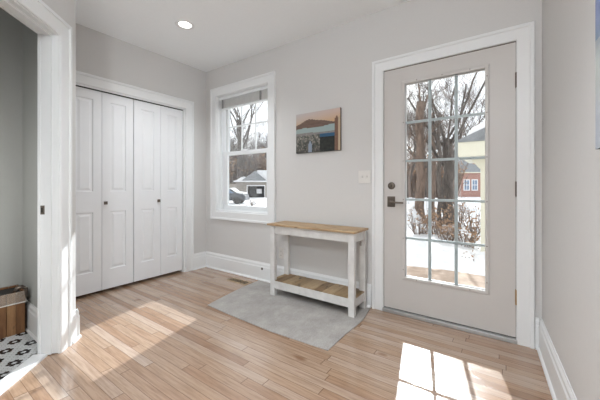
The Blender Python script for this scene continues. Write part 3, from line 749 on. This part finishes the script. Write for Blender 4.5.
# woods: copies of four bare trees
protos = [tree_mesh(100 + k, 9 + k, .13 + .02 * k, 6 if k % 2 else 5, M['bark'] if k % 2 else M['twig'], .7 + .08 * k, 3) for k in range(4)]
rn = random.Random(77); cnt = 0
rows = [(13, 17, 404, 460, 3, 'bare tree among the nearer woods seen through the entry door', 'nearer bare trees beyond the entry door'),
        (18, 26, 398, 488, 9, 'bare tree deeper in the woods seen through the entry door', 'bare trees in the middle of the woods beyond the entry door'),
        (28, 38, 398, 488, 16, 'distant bare tree in the woods seen through the entry door', 'distant bare trees beyond the entry door'),
        (46, 58, 220, 276, 34, 'distant bare tree behind the garage seen through the window', 'distant bare trees behind the garage')]
for d0, d1_, p0, p1, n, lab, grp in rows:
    for k in range(n):
        dep = rn.uniform(d0, d1_); px = p0 + (p1 - p0) * (k + rn.random()) / n
        if p0 > 390 and 455 < px: dep = rn.uniform(50, 60)
        put(protos[cnt % 4], 'bare_tree', W(px, dep, GZ), rn.uniform(0, 6.28), rn.uniform(.7, 1.05) * (1.0 if dep > 18 else .72) * (.92 if dep > 44 else .74), lab, 'tree', grp); cnt += 1

# brushwood thicket and shrubs with dry leaves
def shrub(px, dep, w_, h, label, seed, leaves=120, nst=26, group=None, ls=1.0, cat='shrub'):
    rn = random.Random(seed); t = thing('shrub', W(px, dep, GZ), label, 'shrub', group); mb = MB()
    tips = []
    for k in range(nst):
        a = rn.uniform(0, 6.28); s_ = rn.uniform(.2, 1); tip = Vector((math.cos(a) * w_ * s_ * .5, math.sin(a) * w_ * s_ * .5, h * rn.uniform(.6, 1)))
        mid = tip * .5 + Vector((rn.uniform(-.05, .05), rn.uniform(-.05, .05), .06 * h)); mb.tube([(0, 0, 0), mid, tip], [.010 * ls, .007 * ls, .003 * ls], 4); tips += [tip, mid, tip * .8 + mid * .2]
        for q in range(3):
            b = mid.lerp(tip, rn.random()); e_ = b + Vector((rn.uniform(-.2, .2), rn.uniform(-.2, .2), rn.uniform(0, .25))) * h * .5; mb.tube([b, e_], [.004 * ls, .002 * ls], 3); tips.append(e_)
    mb.build('stems', M['twig'], t, fix=False)
    lf = MB()
    for k in range(leaves):
        c = rn.choice(tips) + Vector((rn.gauss(0, .05) * ls, rn.gauss(0, .05) * ls, rn.gauss(0, .05) * ls)); R_ = Matrix.Rotation(rn.uniform(0, 6.28), 3, Vector((rn.uniform(-1, 1), rn.uniform(-1, 1), rn.uniform(-1, 1))).normalized()); s_ = rn.uniform(.02, .045) * ls
        lf.add([c + R_ @ Vector((-s_, 0, 0)), c + R_ @ Vector((0, s_ * .5, s_ * .15)), c + R_ @ Vector((s_, 0, 0)), c + R_ @ Vector((0, -s_ * .5, s_ * .15))], [(0, 1, 2, 3)])
    if leaves:
        o = lf.build('leaves', M['leaf'], t, fix=False); o['kind'] = 'stuff'
    return t
shrub(419, 7.0, .7, .95, 'brown leaved shrub in snow behind the leftmost glass column of the door', 1, 150)
shrub(437, 7.0, 1.0, .95, 'brown leaved shrub in front of the gnarled dark trunk', 2, 420)
shrub(447, 6.4, .6, .65, 'low russet shrub poking from the snow bank at middle of the door', 3, 200)
shrub(466, 6.0, .8, .75, 'brown leaved shrub in snow left of the cream porch post', 4, 220)
shrub(474, 7.5, 1.0, 1.0, 'taller twiggy shrub in front of the picket fence', 5, 160)
shrub(459, 8.2, .8, 1.2, 'twiggy shrub between gnarled trunk and picket fence', 6, 120)
shrub(470, 5.3, .35, .22, 'dry weed tuft at the foot of the snow bank', 7, 60)

# cream porch
pp = W(480.5, 5.4)
pc = thing('porch', (pp.x, pp.y, GZ), 'cream painted porch corner with post beam and snowy roof outside the door', 'porch')
def pb(name, x0, x1, y0, y1, z0, z1, mat, par=pc):
    mb = MB(); mb.box(x0, x1, y0, y1, z0 - GZ, z1 - GZ); return mb.build(name, mat, par)
ft = ZY(143, 5.4); fb = ZY(157, 5.4); lb = ZY(171, 5.4)
pb('post', 0, .085, .0, .085, GZ, fb, M['cream'])
pb('fascia', -.33, 2.2, -.30, -.26, fb, ft, M['cream'])
pb('soffit', -.33, 2.2, -.26, 1.6, fb, fb + .02, M['cream'])
mb = MB(); mb.prism([(-.18, fb - GZ), (2.2, fb - GZ), (2.2, lb - GZ), (.085, lb - GZ), (-.02, lb + .05 - GZ)], -.03, -.002, Matrix(((1, 0, 0, 0), (0, 0, 1, .0), (0, 1, 0, 0), (0, 0, 0, 1)))); mb.build('beam', M['cream'], pc)
mb = MB(); mb.prism([(-.34, ft - GZ), (2.2, ft - GZ), (2.2, ft + .75 - GZ), (1.0, ft + .62 - GZ), (-.34, ft + .04 - GZ)], -.32, 1.7, Matrix(((1, 0, 0, 0), (0, 0, 1, 0), (0, 1, 0, 0), (0, 0, 0, 1)))); mb.build('roof', M['shingle'], pc)
mb = MB(); mb.prism([(-.20, ft + .10 - GZ), (1.0, ft + .62 - GZ), (2.2, ft + .75 - GZ), (2.2, ft + .87 - GZ), (1.0, ft + .76 - GZ), (-.10, ft + .25 - GZ)], -.31, 1.7, Matrix(((1, 0, 0, 0), (0, 0, 1, 0), (0, 1, 0, 0), (0, 0, 0, 1)))); mb.build('roof_snow', M['snow'], pc)

# picket fence
def facing(px0, px1, dep): 
    a, b = W(px0, dep), W(px1, dep); return a, b, math.atan2(b.y - a.y, b.x - a.x), (b - a).length
a, b, rz, L = facing(452, 500, 10)
pf = thing('picket_fence', (a.x, a.y, GZ), 'grey white picket fence behind the snowy shrubs near the porch', 'fence', rz=rz)
k = 0
while k * .11 < L:
    mb = MB(); mb.prism([(k * .11, 0), (k * .11 + .06, 0), (k * .11 + .06, .82), (k * .11 + .03, .88), (k * .11, .82)], -.02, 0, Matrix(((1, 0, 0, 0), (0, 0, 1, 0), (0, 1, 0, 0), (0, 0, 0, 1)))); mb.build('picket', M['whitef'], pf); k += 1
for z in (.2, .62):
    mb = MB(); mb.box(0, L, 0, .03, z, z + .07); mb.build('rail', M['whitef'], pf)
# board fence farther left
a, b, rz, L = facing(398, 436, 13)
bf_ = thing('board_fence', (a.x, a.y, GZ), 'pale board fence behind trees at left of the door glass', 'fence', rz=rz)
k = 0
while k * .16 < L:
    mb = MB(); mb.box(k * .16, k * .16 + .14, -.02, 0, 0, .95 + .02 * (k % 2)); mb.build('board', M['whitef'], bf_); k += 1
mb = MB(); mb.box(0, L, 0, .05, .8, .88); mb.build('rail', M['whitef'], bf_)
# snow heap at the left
hp = W(410, 9.3, GZ)
def heap(x, y):
    r2 = ((x - hp.x) / .75) ** 2 + ((y - hp.y) / .9) ** 2; return GZ - .02 + .95 * math.exp(-r2 * 1.6) + mn.noise(Vector((x * 3, y * 3, 1))) * .05
sh_ = snowgrid('snow_heap', hp.x - 1.7, hp.x + 1.7, hp.y - 1.8, hp.y + 1.8, 34, 34, heap)
tag(sh_, 'tall rounded snow heap beside the brown broken trunk', 'snow heap', kind='stuff')

# brick house
a, b, rz, L = facing(461, 540, 40)
bh = thing('brick_house', (a.x, a.y, GZ), 'red brick house with blue window panes beyond the picket fence', 'house', rz=rz)
ez = ZY(173, 40) - GZ
PX = 40 / F
mb = MB(); mb.box(0, L, 0, 6, 0, ez); mb.build('wall', M['brick'], bh)
mb = MB(); mb.prism([(-.5, -.3), (L + .5, -.3), (L + .5, 6.3), (-.5, 6.3)], ez, ez + .12); mb.build('eave', M['cream'], bh)
mb = MB(); mb.add([(-.5, -.3, ez + .12), (L + .5, -.3, ez + .12), (L + .5, 6.3, ez + .12), (-.5, 6.3, ez + .12), (2.2, 3, ez + 2.6), (L - 2, 3, ez + 2.6)], [(0, 1, 5, 4), (1, 2, 5), (2, 3, 4, 5), (3, 0, 4), (0, 1, 2, 3)]); mb.build('roof', M['shingle'], bh)
for p0, p1 in ((464, 469), (472, 477), (483, 488)):
    x0, x1 = (p0 - 461) * PX, (p1 - 461) * PX; z0, z1 = ZY(190, 40) - GZ, ZY(180, 40) - GZ
    mb = MB(); mb.box(x0 - .08, x1 + .08, -.06, .0, z0 - .08, z1 + .08); wf = mb.build('window', M['whitef'], bh)
    mb = MB(); g_ = .035
    for i in range(2):
        for j in range(2):
            xa = x0 + (x1 - x0) * i / 2 + g_; xb = x0 + (x1 - x0) * (i + 1) / 2 - g_; za = z0 + (z1 - z0) * j / 2 + g_; zb = z0 + (z1 - z0) * (j + 1) / 2 - g_
            mb.box(xa, xb, -.075, -.06, za, zb)
    mb.build('pane', M['pane'], wf)

# garage seen through the window
gd = 38.0; PX = gd / F
a, b, rz, L = facing(236, 272, gd)
gr = thing('garage', (a.x, a.y, GZ), 'small grey gabled garage with open dark doorway seen through the window', 'garage', rz=rz)
def gx(p): return (p - 236) * PX
ev = ZY(182, gd) - GZ
mb = MB(); x0, x1 = gx(247.5), gx(264.5); dz = ZY(186, gd) - GZ
mb.box(0, x0, 0, .2, 0, ev); mb.box(x1, L, 0, .2, 0, ev); mb.box(x0, x1, 0, .2, dz, ev); mb.box(0, .2, .2, 6, 0, ev); mb.box(L - .2, L, .2, 6, 0, ev); mb.box(0, L, 5.8, 6, 0, ev)
mb.build('wall', M['tan'], gr)
XZ = Matrix(((1, 0, 0, 0), (0, 0, 1, 0), (0, 1, 0, 0), (0, 0, 0, 1)))
mb = MB(); mb.prism([(gx(240), ev), (gx(268), ev), (gx(255), ZY(171, gd) - GZ)], -.25, 5, XZ); mb.build('gable', M['shingle'], gr)
mb = MB(); mb.prism([(gx(234), ev), (gx(274), ev), (gx(274), ev + .16), (gx(234), ev + .16)], -.3, 6.1, XZ); mb.build('eave', M['whitef'], gr)
mb = MB(); mb.prism([(gx(258.5), ev + .16), (gx(275), ev + .16), (gx(275), ZY(170, gd) - GZ), (gx(256.5), ZY(170, gd) - GZ)], .6, 6, XZ); mb.build('roof_snow', M['snow'], gr)
mb = MB(); mb.prism([(gx(235), ev + .16), (gx(244), ev + .16), (gx(244), ev + .7), (gx(241), ev + .6)], -.1, 6, XZ); mb.build('roof_snow', M['snow'], gr)
mb = MB(); mb.box(x0, x1, .9, 1.0, 0, dz); mb.build('doorway_interior', M['black'], gr)
mb = MB(); mb.box(x0 - .1, x0, -.05, 0, 0, dz + .1); mb.box(x1, x1 + .1, -.05, 0, 0, dz + .1); mb.box(x0 - .1, x1 + .1, -.05, 0, dz, dz + .12); mb.build('door_frame', M['whitef'], gr)
mb = MB(); mb.box(gx(256), gx(261), .5, .8, .5, 1.1); mb.build('stored_box', M['whitef'], gr)
a, b, rz, L = facing(214, 236, 34)
wf = thing('board_fence', (a.x, a.y, GZ), 'tan board fence left of the garage', 'fence', rz=rz)
k = 0
while k * .2 < L:
    mb = MB(); mb.box(k * .2, k * .2 + .185, -.03, 0, 0, 1.75); mb.build('board', M['tan'], wf); k += 1
mb = MB(); mb.box(0, L, 0, .06, 1.5, 1.6); mb.build('rail', M['tan'], wf)

# parked car under snow
cp = W(224.5, 25, GZ); rz = TH - .05
car = thing('parked_car', cp, 'dark grey parked car covered with snow seen through the lower window sash', 'car', rz=rz)
prof = [(-1.9, .28), (-1.95, .55), (-1.7, .80), (-1.0, .86), (-.55, 1.22), (.65, 1.24), (1.2, .90), (1.8, .82), (1.98, .60), (1.95, .28)]
mb = MB(); mb.prism(prof, -.78, .78, XZ); mb.build('body', M['carpaint'], car, bevel=.07)
mb = MB(); mb.prism([(-.92, .88), (-.50, 1.18), (.60, 1.20), (1.08, .90)], -.79, .79, XZ); mb.build('windows', M['pane'], car)
mb = MB(); mb.prism([(-1.0, .87), (-.6, 1.24), (.7, 1.26), (1.15, .98), (1.15, 1.0), (.72, 1.32), (-.62, 1.30), (-1.05, .92)], -.70, .70, XZ)
mb.prism([(1.2, .90), (1.85, .82), (1.8, .93), (1.22, 1.0)], -.7, .7, XZ); mb.build('snow_cover', M['snow'], car, bevel=.03)
for x in (-1.25, 1.25):
    for y in (-.80, .62):
        mb = MB(); mb.cyl((x, y, .31), (x, y + .18, .31), .31, n=18); mb.build('wheel', M['tyre'], car)
# low snow-dusted brush near the car
shrub(252, 22, 1.6, .5, 'low brown brush in the snow right of the parked car', 61, 60)
shrub(245, 18, 1.2, .4, 'dark low brush in front of the parked car', 62, 40)

# leafless thickets filling the woods below the tree crowns
for k, (px, dep) in enumerate([(402, 21), (409, 24), (416, 20), (424, 23), (431, 21), (439, 24), (447, 21), (454, 24)]):
    shrub(px, dep, 3.0, 3.4 + .3 * (k % 3), 'tall brown brushwood thicket behind the trunks beyond the entry door', 200 + k, 260, 60, 'brushwood thickets beyond the entry door', 3.2)
for k, (px, dep) in enumerate([(225, 47), (232, 45), (239, 47), (246, 46), (253, 48), (260, 46), (267, 48), (274, 46)]):
    shrub(px, dep, 5.5, 5.2 + .7 * (k % 3), 'tall brown brushwood thicket behind the garage seen through the window', 300 + k, 300, 70, 'brushwood thickets behind the garage', 6)
